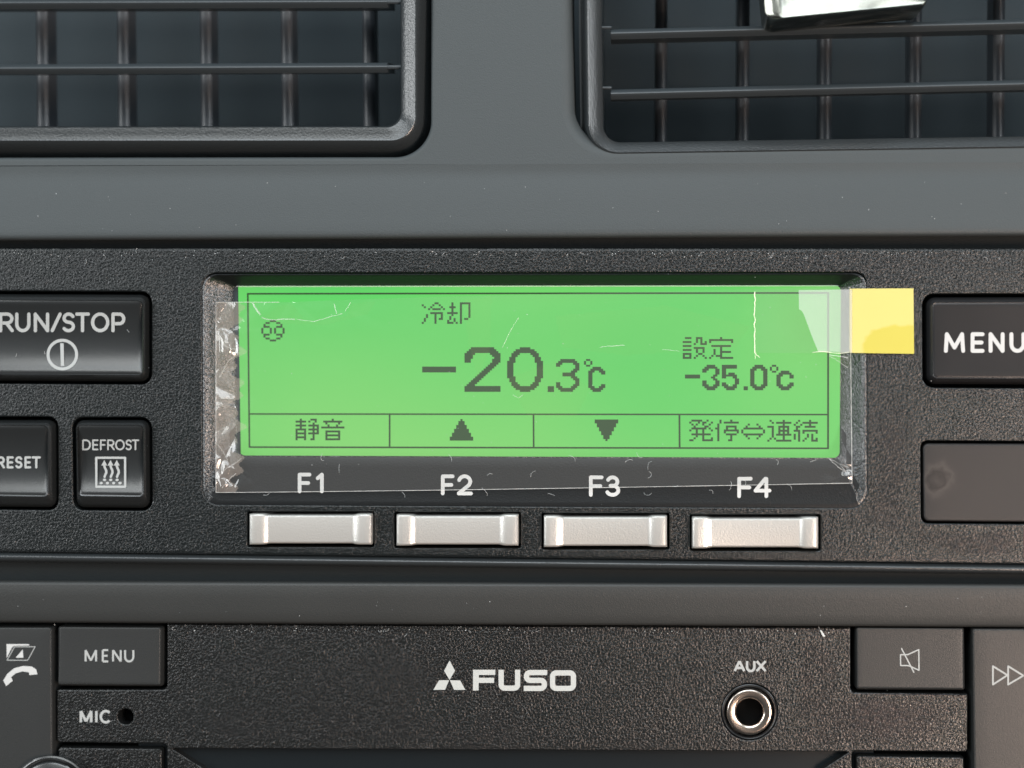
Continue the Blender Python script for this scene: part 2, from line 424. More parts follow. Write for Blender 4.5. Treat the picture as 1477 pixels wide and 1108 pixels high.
def edge_roll(path, r, side, depth, rx):
    rings = []
    for k in range(7):
        a = math.pi/2*k/6
        pp = pathoff(path, side*rx*math.sin(a))
        rings.append([W(x, y, hT(y0)-r*(1-math.cos(a))) for (x, y), (_, y0) in zip(pp, path)])
    pp = pathoff(path, side*rx); rings.append([W(x, y, -depth, -r) for x, y in pp])
    bm = bmesh.new(); loft(bm, rings, closed=False); return bm
obj('opening_edge', edge_roll(left_edge, 5, -1, 90, 5), 'dash_grey', dash, smooth=60)
obj('opening_edge', edge_roll(right_edge, 16, -1, 90, 18), 'dash_grey', dash, smooth=60)
rows = [(240, 234, 0), (248, 242, -.5), (257, 251, -.1), (264, 258, 1.8), (300, 294, 7.5), (322, 316, 11), (334, 327, 12.6), (339, 332, 12.8), (343, 336, 12), (346, 339, 9), (347, 341, 2), (347, 341, -24)]
obj('lower_ledge', lines_bm(rows), 'dash_grey', dash, smooth=60)
rows = [(837, 842, -24), (838, 843, -1), (840, 845, 3), (844, 849, 4.0), (860, 866, 3.0), (880, 887, -.6), (890, 897, -2.6), (894, 901, -4.5), (897, 904, -6), (899, 906, -60)]
obj('middle_strip', lines_bm(rows), 'strip_grey', dash, smooth=60)
bm = bmesh.new(); vs = [bm.verts.new(W(x, y, -60)) for x, y in ((-380, 320), (1880, 320), (1880, 1240), (-380, 1240))]; bm.faces.new(vs)
obj('backing', bm, 'cavity_black', dash, smooth=0)

obj('seam_filler', lines_bm([(340, 334, -25), (368, 368, -25.2)]), 'gap_black', dash, smooth=0)  # added sheets closing the gaps, coloured dark in place of deep shade
obj('seam_filler', lines_bm([(804, 822, -25), (842, 848, -25.2)]), 'gap_black', dash, smooth=0)
# ============================================================ AIR VENTS
def lpath(R, B, r): return [(-330, B+.6)] + arc(R-r, B-r, r, r, 90, 0, 16) + [(R, -300)]
def vent(paths, inner, side):
    bm = bmesh.new(); rings = []
    for p, h, hr in paths:
        n_ = len(p)-2
        k_s = [(1 if not (side and -9 < h < -4.2) else .12+.88*min(1, max(0, (i-1)/n_))) for i in range(len(p))]
        rings.append([W(x, y, h*k, hr*k) for (x, y), k in zip(p, k_s)])
    loft(bm, rings, closed=False); return bm
def blade(x0, y0, x1, y1, h, thick, deep, n=5, lift=0):
    """horizontal louvre: rounded front edge, body running back"""
    bm = bmesh.new()
    sec = [(-6.5+lift, -deep), (-7.5, -9), (-5.5, -5), (-2, -1.2), (-.8, -.2), (.6, 0), (1.8, -.8), (4, -4), (7, -9), (7+lift, -deep)]
    rings = []
    for x, y in ((x0, y0), (x1, y1)):
        rings.append([W(x, y+a, h+b, h) for a, b in sec])
    vs = loft(bm, rings, closed=True); bm.faces.new(vs[0]); bm.faces.new(vs[1])
    return bm
def fin(x, y0, y1, h, thick, deep, lean=0):
    bm = bmesh.new()
    sec = [(-thick*.5, -deep), (-thick*.5, -5), (-thick*.36, -2.4), (-thick*.2, -.7), (0, 0), (thick*.2, -.7), (thick*.36, -2.4), (thick*.5, -5), (thick*.5, -deep)]
    rings = [[W(x+a+lean*(y-y0), y, h+b, h) for a, b in sec] for y in (y0, y1)]
    vs = loft(bm, rings); bm.faces.new(vs[0]); bm.faces.new(vs[1]); return bm
def pin(x0, x1, y, h, r):
    bm = bmesh.new(); rings = []
    for x in (x0, x1):
        rings.append([W(x, y+r*math.cos(a*math.pi/6), h+r*math.sin(a*math.pi/6), h) for a in range(12)])
    vs = loft(bm, rings); bm.faces.new(vs[0]); bm.faces.new(vs[1]); return bm

va = thing('air_vent', 'black louvred air vent left of the pillar, its bottom right corner rounded', 'air vent', W(300, 200, 0), 'louvred vents above the screen unit')
rings = [(lpath(625, 231, 55), -70, -20), (lpath(616, 223, 48), -32, -32), (lpath(608, 215, 41), -14, -14), (lpath(602, 207, 37), -4, -4), (lpath(600, 204, 35), -1, -1),
         (lpath(598, 202.5, 34), 0, 0), (lpath(596, 200.5, 32), -.8, -.8), (lpath(588, 192, 27), -4.5, -4.5), (lpath(580.5, 184, 23), -8.2, -8.2), (lpath(578, 182, 22), -12, -12)]
obj('frame', vent(rings, None, 1), 'vent_frame', va, smooth=40)
obj('duct', vent([(lpath(578, 182, 22), -11.5, -12), (lpath(578, 182, 22), -420, -12)], None, 0), 'duct_dark', va)
bm = bmesh.new(); bm.faces.new([bm.verts.new(W(x, y, -415)) for x, y in ((-620, -600), (660, -600), (660, 260), (-620, 260))])
obj('duct_back', bm, 'duct_dark', va, smooth=0)
for (ya, yb) in ((100, 96), (5, 2), (-90, -93), (-185, -188), (-280, -283)):
    b = obj('louver', blade(-330, ya, 558, yb, -14, 7, 75, lift=-13), 'vent_black', va)
    obj('pivot', pin(557, 582, yb+1, -18, 3.2), 'vent_black', b)
for x in (-300, -182, -64, 54, 171, 291, 408, 526):
    obj('fin', fin(x, -320, 198, -125, 17, 40, lean=.012), 'fin_grey', va)

vb = thing('air_vent', 'black louvred air vent right of the pillar, partly behind the chrome clip', 'air vent', W(1170, 200, 0), 'louvred vents above the screen unit')
P_ = lambda L, B, r: rpath(L, B, r, L-4)
rings = [(P_(836, 226, 50), -80, -20), (P_(843, 225, 47), -20, -20), (P_(846, 223.5, 45), -6, -6), (P_(849, 221.5, 43), -1, -1), (P_(852, 220, 41), 0, 0), (P_(860, 214, 35), -4, -4),
         (P_(867, 208, 28), -9, -9), (P_(870, 205.5, 25), -13, -13)]
obj('frame', vent(rings, None, 0), 'vent_frame', vb, smooth=40)
obj('duct', vent([(P_(870, 205.5, 25), -12.5, -13), (P_(870, 205.5, 25), -420, -13)], None, 0), 'duct_dark', vb)
bm = bmesh.new(); bm.faces.new([bm.verts.new(W(x, y, -412)) for x, y in ((800, -600), (2100, -600), (2100, 260), (800, 260))])
obj('duct_back', bm, 'duct_dark', vb, smooth=0)
for (ya, yb) in ((48, 33), (135, 121), (-40, -55), (-128, -143), (-216, -231)):
    sl = (yb-ya)/597
    b = obj('louver', blade(881, ya, 1810, ya+sl*930, -16, 6, 110, lift=-18), 'vent_black', vb)
    obj('pivot', pin(868, 882, ya-8, -18, 2.4), 'vent_black', b)
for x in (956, 1075, 1194, 1324, 1444, 1565, 1686, 1807):
    obj('fin', fin(x, -320, 218, -165, 17, 40, lean=-.005), 'fin_grey', vb)

# ============================================================ CHROME PIECE
def chrome_piece():
    t = thing('chrome_clip', 'shiny chrome clip in front of the right air vent', 'clip', W(1215, 0, 60))
    c = [(1118, -70), (1345, -90), (1333, 4), (1126, 25)]
    f2 = rpoly(c, [4, 4, 5, 6]); 
    rings = [[W(x, y, -16, 60) for x, y in rpoly([(1098, -70), (1348, -92), (1337, 7), (1108, 28)], [6, 6, 6, 16])],
             [W(x, y, 52, 60) for x, y in rpoly([(1097, -70), (1348, -92), (1337, 7), (1106, 29)], [6, 6, 6, 16])],
             [W(x, y, 58, 60) for x, y in rpoly([(1104, -70), (1348, -92), (1336, 7), (1114, 28)], [6, 6, 6, 12])],
             [W(x, y, 61, 60) for x, y in rpoly([(1117, -70), (1346, -91), (1334, 5), (1123, 26)], [4, 4, 5, 7])],
             [W(x, y, 60.5, 60) for x, y in rpoly([(1119, -70), (1344, -90), (1332, 3.5), (1126, 24)], [4, 4, 5, 6])]]
    bm = bmesh.new(); loft(bm, rings, cap=True)
    obj('chrome_body', bm, 'chrome', t, smooth=30)
chrome_piece()

# ============================================================ SCREEN UNIT
unit = thing('cooling_controller', 'black grained control unit with lit green screen and four silver keys below it', 'control unit', W(738, 600, 0))
outer = [(-380, 357), (1870, 357.5), (1870, 819), (-380, 792)]
bez = [(291, 394), (1250, 393), (1251, 733), (292, 728)]
H_bez = rpoly(bez, [22, 16, 26, 24], 8)
H_run = rpoly([(-38, 419.5), (218.5, 420.5), (218.5, 554.5), (-38, 553)], 15)
H_res = rpoly([(-30, 601), (83.5, 601), (84, 736), (-29, 735)], 14)
H_def = rpoly([(104, 602), (218.5, 602), (219.5, 737), (105.5, 736)], 15)
H_men = rpoly([(1330.5, 424), (1810, 423), (1810, 562), (1331, 559)], [16, 1, 1, 16])
H_cov = rpoly([(1328, 636), (1810, 638), (1810, 759), (1329, 755)], [9, 1, 1, 10])
fk = [(360, 741.5, 536, 785.5), (572, 742.5, 747.5, 787), (784.5, 744, 962, 789), (998.5, 746, 1180, 791)]
H_f = [rpoly([(a-3.2, b-3.6), (c+3.6, b-3.6), (c+3.6, d+3.4), (a-3.2, d+3.4)], 2.5, 3) for a, b, c, d in fk]
bm = plate_bm(outer, [H_bez, H_run, H_res, H_def, H_men, H_cov]+H_f, 0, r=2.0, depth=45, ro=5)
obj('faceplate', bm, 'panel_grain', unit, smooth=50)
rows = [(796, 814, -8), (799, 817, -3), (801, 819, 2.2), (803.5, 821.5, 3), (806, 824, 2.4), (808.5, 826.5, 0), (810, 828, -6), (811, 829, -24.5)]
obj('lower_rim', lines_bm(rows), 'vent_frame', unit, smooth=60)
# bezel sloping down to the window
win = [(336, 412.5), (1213, 411.5), (1211, 660.5), (345, 657)]
def hwin(y): return -26+17*max(0, min(1, (y-610)/46))**1.5
def hwinf(c):
    y0, y1 = c[0][1], c[2][1]
    return lambda y: hwin(414+(y-y0)/(y1-y0)*246)
def dense9(lp, step=12):
    res = []
    for i in range(len(lp)):
        res.append(lp[i]); a, b = Vector(lp[i]), Vector(lp[(i+1) % len(lp)])
        if i in (8, 17, 26, 35): res += [tuple(a.lerp(b, k/step)) for k in range(1, step)]
    return res
def bez_ring(t, h, rr):
    c = [tuple(Vector(a).lerp(Vector(b), t)) for a, b in zip(quad(bez, 2, 2, 2, 2), win)]
    return [W(x, y, h if h > -5 else (-1.6+(hwinf(c)(y)+1.5+1.6)*(t-.07)/.86 if -7 < h < -5.5 else hwin(y)+(1.5 if t < .95 else 0) if h > -25 else -33)) for x, y in dense9(rpoly(c, rr, 8))]
rings = [bez_ring(-.04, -2, [22, 18, 26, 24]), bez_ring(0.03, -1.0, [20, 18, 24, 22]), bez_ring(0.07, -1.6, [20, 18, 24, 22]), bez_ring(.25, -6, 14), bez_ring(.5, -6, 12), bez_ring(.75, -6, 10), bez_ring(.93, -15, 9), bez_ring(.97, -16, 9), bez_ring(1, -18, 9), bez_ring(1, -26, 9)]
bm = bmesh.new(); loft(bm, rings)
bm.normal_update()
for f in bm.faces:
    if abs(f.normal.z) > abs(f.normal.x)*1.3 and f.calc_center_median().y > 0.0001: f.material_index = 1
obj('bezel', bm, ['bezel_grain', 'bezel_smooth_shade'], unit, smooth=25)
def bez_h(x, y):   # height of the lower slope
    yb = 726+(x-292)*.0052; yw = 657+(x-346)*.004
    t = (yb-y)/(yb-yw); return -1.1-6.6*max(0, min(1, (t-.07)/.86))
for ch, y0, y1 in (([('F', 429.5, 449), ('1', 455.5, 468)], 682, 711.5), ([('F', 636, 655.5), ('2', 659, 682)], 684.5, 714.5),
                   ([('F', 849.5, 870.5), ('3', 873, 895)], 686, 716.5), ([('F', 1063.5, 1085.5), ('4', 1087, 1112.5)], 688, 718.5)):
    obj('key_lettering', letters(ch, y0, y1, 5.3, bez_h), 'print_bold', unit, smooth=0)
# screen
scr_h = -27
bm = bmesh.new(); 
lp = rpoly([(343.5, 409), (1216, 408), (1216, 664), (347.5, 664)], 6); bm.faces.new([bm.verts.new(W(x, y, scr_h)) for x, y in lp])
scr = obj('screen', bm, 'screen_green', unit, smooth=0)
bm = bmesh.new(); bm.faces.new([bm.verts.new(W(x, y, scr_h-2)) for x, y in box4(325, 400, 1225, 672)]); obj('screen_surround', bm, 'duct_dark', scr, smooth=0)
bm = bmesh.new(); loft(bm, [[W(x, 413.4-(x-340)*.0011+dy, -25+dh) for x in (341, 1000, 1209)] for dy, dh in ((-1, -2), (-.7, -.3), (0, 0), (.7, -.3), (1, -2))], closed=False)
obj('lens_edge', bm, 'film_edge', scr, smooth=60)
BM = {
'cool1': "......##... #....#..#.. .#..#....#. ...#.####.# ........... ....######. ..#...#..#. ..#...#..#. .#....#.##. .#....#.... #.....#....",
'cool2': "..#...##### ..#...#...# .###..#...# ..#...#...# ..#...#...# #####.#...# ..#...#...# .#....#...# .#.#..#.##. #..#..#.... ###.#.#....",
'set1': ".###..###.. ......#.#.. ####..#.#.# .....#..### ####....... .....#####. ####..#..#. ......#..#. ####...##.. #..#..#..#. ####.#....#",
'set2': ".....#..... ########### #.........# ........... .#########. .....#..... ..#..#..... ..#..#####. ..#..#..... .#.###..... #....######",
'quiet1': "..#....###. #####.#..#. ..#.....#.. #####.##### ..#.....#.# #####.##### #...#...#.# #####.##### #...#...#.. #####...#.. #...#..##..",
'quiet2': ".....#..... .#########. ..#.....#.. ...#...#... ########### ........... ..#######.. ..#.....#.. ..#######.. ..#.....#.. ..#######..",
'start1': ".#####..#.. #...#.##..# .#.#..#..#. ..#....##.. .#######.#. #..#..#...# ...#..#.... .#########. ...#..#.... ..#...#...# ##....#####",
'start2': "..#....#... ..#.####### .#......... .#...#####. ##...#...#. .#..####### .#..#.....# .#...#####. .#.....#... .#.....#... .#....##...",
'arrow': "........... ........... ...#...#... ..#.....#.. .#########. #.........# #.........# .#########. ..#.....#.. ...#...#... ...........",
'cont1': ".#.....#... ..#.####### .......#... ###..#####. ..#..#.#.#. ..#..#####. ..#..#.#.#. ..#.####### ..#....#... .#.#...#... #...#######",
'cont2': "..#....#... .#..####### #..#...#... .##..#####. .#......... ###.####### ..#.#.....# #.#...#.#.. #.#...#.#.. #.#..#..#.# ..#.#...###",
'fan': "....###.... ..##...##.. .#.......#. .###...###. #...#.#...# #...#.#...# #...#.#...# .###...###. .#.......#. ..##...##.. ....###....",
'up': ".....#..... ....###.... ....###.... ...#####... ...#####... ..#######.. ..#######.. .#########. .#########. ########### ###########",
'deg': ".##. #..# #..# .##.",
}
BM['down'] = ' '.join(BM['up'].split()[::-1])
def runs(*rws):  # rows given as lists of (first, last)
    out_ = []
    for r in rws:
        wdt = 24; s = ['.']*wdt
        for a, b in r:
            for i in range(a, b+1): s[i] = '#'
        out_.append(''.join(s))
    return ' '.join(out_)
BM['minus'] = runs([(0, 15)], [(0, 15)], [(0, 15)])
BM['two'] = runs([(3, 13)], [(2, 14)], [(1, 15)], [(0, 4), (12, 16)], [(0, 3), (13, 16)], [(0, 3), (14, 16)], [(0, 2), (13, 16)], [(0, 2), (13, 16)],
                 [(12, 15)], [(11, 14)], [(10, 13)], [(9, 12)], [(8, 11)], [(7, 10)], [(6, 9)], [(5, 8)], [(4, 7)], [(3, 6)], [(2, 5)], [(1, 4)], [(0, 16)], [(0, 16)], [(0, 16)])
z = [[(6, 10)], [(4, 12)], [(3, 13)], [(2, 5), (11, 14)], [(2, 4), (12, 14)], [(1, 3), (13, 15)], [(1, 3), (13, 15)], [(0, 3), (13, 16)]]
BM['zero'] = runs(*(z+[[(0, 2), (14, 16)]]*7+z[::-1]))
BM['dot3'] = runs([(0, 2)], [(0, 2)], [(0, 2)])
BM['three'] = runs([(2, 8)], [(1, 9)], [(0, 2), (8, 10)], [(0, 1), (9, 10)], [(9, 10)], [(8, 10)], [(7, 9)], [(3, 8)], [(3, 8)], [(7, 9)], [(8, 10)], [(9, 10)], [(0, 1), (9, 10)], [(0, 1), (8, 10)], [(0, 2), (7, 9)], [(1, 8)], [(2, 7)])
BM['cee'] = runs([(2, 5)], [(1, 6)], [(0, 2), (5, 7)], [(0, 1), (6, 7)], *([[(0, 1)]]*5), [(0, 1), (6, 7)], [(0, 2), (5, 7)], [(1, 6)], [(2, 5)])
BM['s_minus'] = runs([(0, 6)], [(0, 6)])
BM['s3'] = runs([(2, 5)], [(1, 6)], [(0, 2), (6, 7)], [(0, 1), (6, 7)], [(6, 7)], [(5, 6)], [(4, 5)], [(5, 6)], [(0, 1), (6, 7)], [(0, 1), (6, 7)], [(0, 2), (5, 7)], [(1, 6)], [(2, 5)])
BM['s5'] = runs([(0, 6)], [(0, 6)], [(0, 1)], [(0, 1)], [(0, 1), (3, 5)], [(0, 6)], [(0, 1), (5, 6)], [(6, 7)], [(6, 7)], [(0, 1), (6, 7)], [(0, 2), (5, 6)], [(1, 6)], [(2, 5)])
BM['sdot'] = runs([(0, 1)], [(0, 1)])
BM['s0'] = runs([(2, 5)], [(1, 6)], [(0, 2), (5, 7)], *([[(0, 1), (6, 7)]]*7), [(0, 2), (5, 7)], [(1, 6)], [(2, 5)])
BM['sc'] = runs([(2, 5)], [(1, 6)], [(0, 2), (6, 7)], [(0, 1), (6, 7)], [(0, 1)], [(0, 1)], [(0, 1), (6, 7)], [(0, 2), (5, 7)], [(1, 6)], [(2, 5)])
def dots(bm, key, x, y, pxp, pyp, sl=0.0):
    """x,y: top left edge of the first dot"""
    for r, row in enumerate(BM[key].split()):
        i = 0
        while i < len(row):
            if row[i] == '#':
                j = i
                while j < len(row) and row[j] == '#': j += 1
                xa, xb = x+i*pxp, x+j*pxp-.1; ya, yb = y+r*pyp+sl*i*pxp, y+(r+1)*pyp+sl*i*pxp
                bm.faces.new([bm.verts.new(W(a, b, scr_h+.6)) for a, b in ((xa, ya), (xb, ya), (xb, yb), (xa, yb))])
                i = j
            else: i += 1
def screen_text(items):
    bm = bmesh.new()
    for it in items: dots(bm, *it)
    obj('screen_characters', bm, 'screen_dots', scr, smooth=0)
screen_text([('cool1', 608.3, 436.2, 3.06, 2.82), ('cool2', 645.0, 436.2, 3.06, 2.82)])
screen_text([('minus', 609.0, 528.9, 3.05, 2.8), ('two', 670.0, 500.9, 3.06, 2.8), ('zero', 731.5, 501.0, 3.05, 2.8), ('dot3', 790.0, 557.1, 3.06, 2.8), ('three', 802.1, 518.0, 3.06, 2.78)])
screen_text([('deg', 842.3, 518.0, 3.05, 2.75), ('cee', 848.5, 529.2, 3.08, 2.78)])
screen_text([('set1', 984.8, 486.3, 3.165, 2.86), ('set2', 1022.8, 486.3, 3.165, 2.86)])
screen_text([('s_minus', 988.0, 540.4, 3.13, 2.84), ('s3', 1013.0, 526.3, 3.12, 2.82), ('s5', 1041.2, 526.3, 3.12, 2.82), ('sdot', 1072.6, 557.3, 3.1, 2.84), ('s0', 1082.1, 526.3, 3.12, 2.82), ('deg', 1110.4, 526.3, 3.1, 2.84), ('sc', 1119.9, 534.8, 3.13, 2.82)])
screen_text([('fan', 376.9, 461.8, 3.06, 2.8)])
screen_text([('quiet1', 426.3, 604.0, 3.065, 2.83), ('quiet2', 463.2, 604.0, 3.065, 2.83)])
screen_text([('up', 648.8, 604.6, 3.07, 2.82)])
screen_text([('down', 857.8, 605.2, 3.09, 2.83)])
screen_text([('start1', 994.2, 605.4, 3.115, 2.835), ('start2', 1031.5, 605.4, 3.115, 2.835), ('arrow', 1069.2, 605.4, 3.13, 2.845), ('cont1', 1106.8, 605.7, 3.165, 2.86), ('cont2', 1144.8, 605.7, 3.165, 2.86)])
bm = bmesh.new()
def ln(a, b, wd=2.4):
    d = (Vector(b)-Vector(a)).normalized(); n = Vector((d.y, -d.x))*wd/2
    q = [Vector(a)+n, Vector(b)+n, Vector(b)-n, Vector(a)-n]
    bm.faces.new([bm.verts.new(W(p.x, p.y, scr_h+.75+.02*len(bm.faces))) for p in q])
ln((356.2, 423.9), (1196, 422.6)); ln((360.5, 645.0), (1195.5, 646.8)); ln((357.4, 423), (359.8, 645.8)); ln((1194.6, 422), (1194.4, 647.5), 2.7)
ln((358.5, 597.2), (1194.5, 598.1), 2.2); ln((562, 598), (562, 645.5)); ln((769.5, 598), (769.8, 646)); ln((980, 598), (980.3, 646.4), 2.6)
obj('screen_lines', bm, 'screen_dots', scr, smooth=0)

# keys left
run, hfr = key_bm([(-33.5, 424), (214, 425), (214, 550.5), (-33.5, 549)], [(-24, 433.5), (205, 434.5), (204.5, 540), (-24, 539)], 12, 5, -4, 12, 9.5, round_=6)
kr = obj('run_stop_key', run, 'black_gloss', unit, smooth=50, label='wide glossy black key printed RUN/STOP')
obj('lettering', letters([('R', -1.5, 20), ('U', 21.8, 44), ('N', 48.6, 71), ('/', 73, 89), ('S', 89.2, 108.5), ('T', 108.4, 129.7), ('O', 131.2, 157.8), ('P', 160.6, 180.9)], 450.8, 479.4, 4.8, hfr), 'print_white', kr, smooth=0)
obj('power_symbol', stroke_bm([circle(89.9, 511.6, 20.6, 48)+[(110.5, 511.6)]], 4.3, hfr), 'print_white', kr, smooth=0)
obj('power_symbol', stroke_bm([[(89.3, 495.2), (90.2, 528)]], 5.0, hfr, cap='flat'), 'print_white', kr, smooth=0)
res, hfs = key_bm([(-26, 606), (79.5, 606), (80.5, 732), (-25, 731)], [(-17, 614), (68, 614.5), (68.5, 714.5), (-16, 713.5)], 12, 5, -4, 12, 9.5, round_=5)
ks = obj('reset_key', res, 'black_gloss', unit, smooth=50, label='glossy black key printed RESET')
obj('lettering', letters([('R', -5, 7.2), ('E', 9.6, 19.8), ('S', 21.6, 32.6), ('E', 35.2, 45), ('T', 45.6, 59)], 658.3, 675.8, 3.2, hfs), 'print_white', ks, smooth=0)
dfr, hfd = key_bm([(108.5, 606), (214.5, 606), (215.5, 733), (110, 732)], [(111.5, 614), (206, 614.5), (206.5, 714.5), (113.5, 713.5)], 12, 5, -4, 12, 9.5, round_=5)
kd = obj('defrost_key', dfr, 'black_gloss', unit, smooth=50, label='small square black key printed DEFROST')
obj('lettering', letters([('D', 118.6, 131), ('E', 133, 142), ('F', 144.2, 152.8), ('R', 154.6, 165.4), ('O', 166, 180), ('S', 180.8, 190.2), ('T', 189.8, 200.9)], 634, 649.6, 2.35, hfd), 'print_white', kd, smooth=0)
sy = [[(138.8, 660.4), (180.4, 660.4)], [(180.4, 660.4), (180.6, 702.2)], [(180.6, 702.2), (139, 702.2)], [(139, 702.2), (138.8, 660.4)]]
bm = stroke_bm(sy, 3.2, hfd)
for x in (150.4, 159.4, 168.4):
    stroke_bm([[(x, 670), (x, 672), (x+1, 675), (x+2.8, 679), (x+2.9, 682), (x+1.2, 685.5), (x+.4, 688)]], 3.3, hfd, bm=bm)
    poly_bm([[(x-4.2, 671.6), (x, 663.6), (x+4.2, 671.6)]], hfd, .3, bm=bm)
poly_bm([circle(x, 692.3, 2.4, 12, 1.9) for x in (150.8, 159.8, 168.9)]+[circle(x, 696.9, 2.4, 12, 1.9) for x in (146, 155, 164.1, 173.2)], hfd, .3, bm=bm)
obj('heater_symbol', bm, 'print_white', kd, smooth=0)
# menu key and blank cover on the right
men, hfm = key_bm([(1336, 429), (1810, 428), (1810, 556), (1336.5, 554)], [(1346, 437.5), (1810, 437), (1810, 546.5), (1347, 544.5)], 13, 5, -4, 10, 1.0, round_=2.2)
km = obj('menu_key', men, 'menu_gloss', unit, smooth=50, label='satin black key with bold white MENU lettering')
obj('lettering', letters([('M', 1361.5, 1392), ('E', 1400, 1420), ('N', 1426, 1449), ('U', 1456, 1479)], 479.4, 509, 5.6, hfm), 'print_bold', km, smooth=0)
cov, _ = key_bm([(1331, 639.5), (1810, 641), (1810, 756), (1332, 752)], [(1333, 641.5), (1810, 643), (1810, 754), (1334, 750)], 8, 7, -3, -1, 0.0, round_=1.2)
obj('blank_cover', cov, 'cover_smoke', unit, smooth=50, label='smooth smoked blank cover under the MENU key')

def smudge():
    m = MATS['cover_smoke']; t = m.node_tree; b = t.nodes['Principled BSDF']; co = t.nodes.new('ShaderNodeTexCoord')
    sb = t.nodes.new('ShaderNodeVectorMath'); sb.operation = 'SUBTRACT'; sb.inputs[1].default_value = W(1352, 692, -1)
    ns = t.nodes.new('ShaderNodeTexNoise'); ns.inputs['Scale'].default_value = 700
    ad = t.nodes.new('ShaderNodeVectorMath'); ad.operation = 'MULTIPLY_ADD'; ad.inputs[1].default_value = (.0022,)*3
    ln_ = t.nodes.new('ShaderNodeVectorMath'); ln_.operation = 'LENGTH'; sub = t.nodes.new('ShaderNodeVectorMath'); sub.operation = 'SUBTRACT'; sub.inputs[1].default_value = (.0011,)*3
    rp = t.nodes.new('ShaderNodeValToRGB'); e = rp.color_ramp.elements
    e[0].position = 0; e[0].color = (.030, .027, .026, 1); e[1].position = 1; e[1].color = (.020, .019, .019, 1)
    for p, c in ((.35, (.012, .011, .011, 1)), (.55, (.040, .036, .034, 1)), (.8, (.024, .022, .022, 1))):
        q = e.new(p); q.color = c
    mr_ = t.nodes.new('ShaderNodeMapRange'); mr_.inputs['From Max'].default_value = .0032
    t.links.new(co.outputs['Object'], sb.inputs[0]); t.links.new(co.outputs['Object'], ns.inputs['Vector'])
    t.links.new(ns.outputs['Color'], ad.inputs[0]); t.links.new(sb.outputs[0], ad.inputs[2]); t.links.new(ad.outputs[0], sub.inputs[0])
    t.links.new(sub.outputs[0], ln_.inputs[0]); t.links.new(ln_.outputs['Value'], mr_.inputs['Value']); t.links.new(mr_.outputs[0], rp.inputs[0])
    t.links.new(rp.outputs[0], b.inputs['Base Color'])
smudge()
# silver function keys
def silver_key(x0, y0, x1, y1):
    wd = x1-x0; ht = y1-y0
    prof = [(0, 7.5), (.8, 10), (3, 11.6), (7, 12.2), (10, 12), (16, 11.7), (21, 11), (24, 9.6), (26.5, 8.4), (29, 8.2)]
    xs = [(a, h) for a, h in prof] + [(wd/2, 8.2)] + [(wd-a, h) for a, h in prof[::-1]]
    ys = [(0, -3.2), (.8, -1.4), (2.4, -.3), (4.5, 0), (ht/2, .0), (ht-4.5, 0), (ht-2.4, -.3), (ht-.8, -1.4), (ht, -3.2)]
    bm = bmesh.new(); rings = []
    def yy(a, yv): # the middle part is a little lower than the ends
        mid = min(1, max(0, (min(a, wd-a)-20)/8)); k = (yv-ht/2)/(ht/2)
        return y0+yv-k*1.7*mid
    for yv, dh in ys: rings.append([W(x0+a, yy(a, yv), h+dh) for a, h in xs])
    first = [W(x0+a, yy(a, 0), -40, h-3.2) for a, h in xs]; last = [W(x0+a, yy(a, ht), -40, h-3.2) for a, h in xs]
    loft(bm, [first]+rings+[last], closed=False)
    for side in (0, -1):
        col = [r[side] for r in rings]
        loft(bm, [col, [Vector((p.x, 40*S, p.z)) for p in col]], closed=False)
    bmesh.ops.remove_doubles(bm, verts=bm.verts, dist=1e-7)
    return bm
for k, (a, b, c, d) in enumerate(fk):
    obj('function_key', silver_key(a, b, c, d), 'silver_paint', unit, smooth=22, label='silver key under the printed F%d' % (k+1))

# ============================================================ RADIO
radio = thing('car_radio', 'black grained radio with FUSO lettering, AUX socket and MENU key below the grey strip', 'radio', W(738, 1000, -4))
RH = -4
ZO = -12.0
outline = [(241, 899), (1227, 905), (1227, 999), (1396, 1001), (1396, 1085), (1229, 1083.5), (1229, 1200), (241, 1200), (241, 1073), (82, 1071), (82, 995), (241, 995)]
outl = rpoly(outline, [1, 1, 6, 1, 5, 6, 1, 1, 7, 3, 3, 7], 5)
disp = rpoly([(246, 1079.5), (1226, 1084.5), (1186, 1110), (1150, 1180), (330, 1180), (292, 1108)], 1.0, 2)
holes = [circle(181, 1034, 11.5, 28), circle(1081, 1027, 41, 48), disp]
obj('faceplate', plate_bm(outl, holes, RH, r=1.6, depth=40, ro=2.2), 'radio_grain', radio, smooth=50)
bm = bmesh.new(); bm.faces.new([bm.verts.new(W(x, y, RH-14)) for x, y in ((200, 1070), (1260, 1070), (1260, 1200), (200, 1200))])
obj('display_cover', bm, 'display_black', radio, smooth=0)
bm = bmesh.new(); bm.faces.new([bm.verts.new(W(x, y, RH-30)) for x, y in circle(181, 1034, 14)]); obj('microphone_opening', bm, 'cavity_black', radio, smooth=0)
fr = flat(RH)
obj('lettering', letters([('m', 114.8, 133.4), ('I', 136, 142), ('C', 143.6, 161)], 1023.9, 1043.8, 3.7, fr, cap='flat'), 'print_white', radio, smooth=0, label='white MIC lettering')
obj('lettering', letters([('A', 1058, 1075.2), ('U', 1075.8, 1089.8), ('X', 1089.6, 1106)], 952, 969.8, 3.5, fr, cap='flat'), 'print_white', radio, smooth=0, label='white AUX lettering')
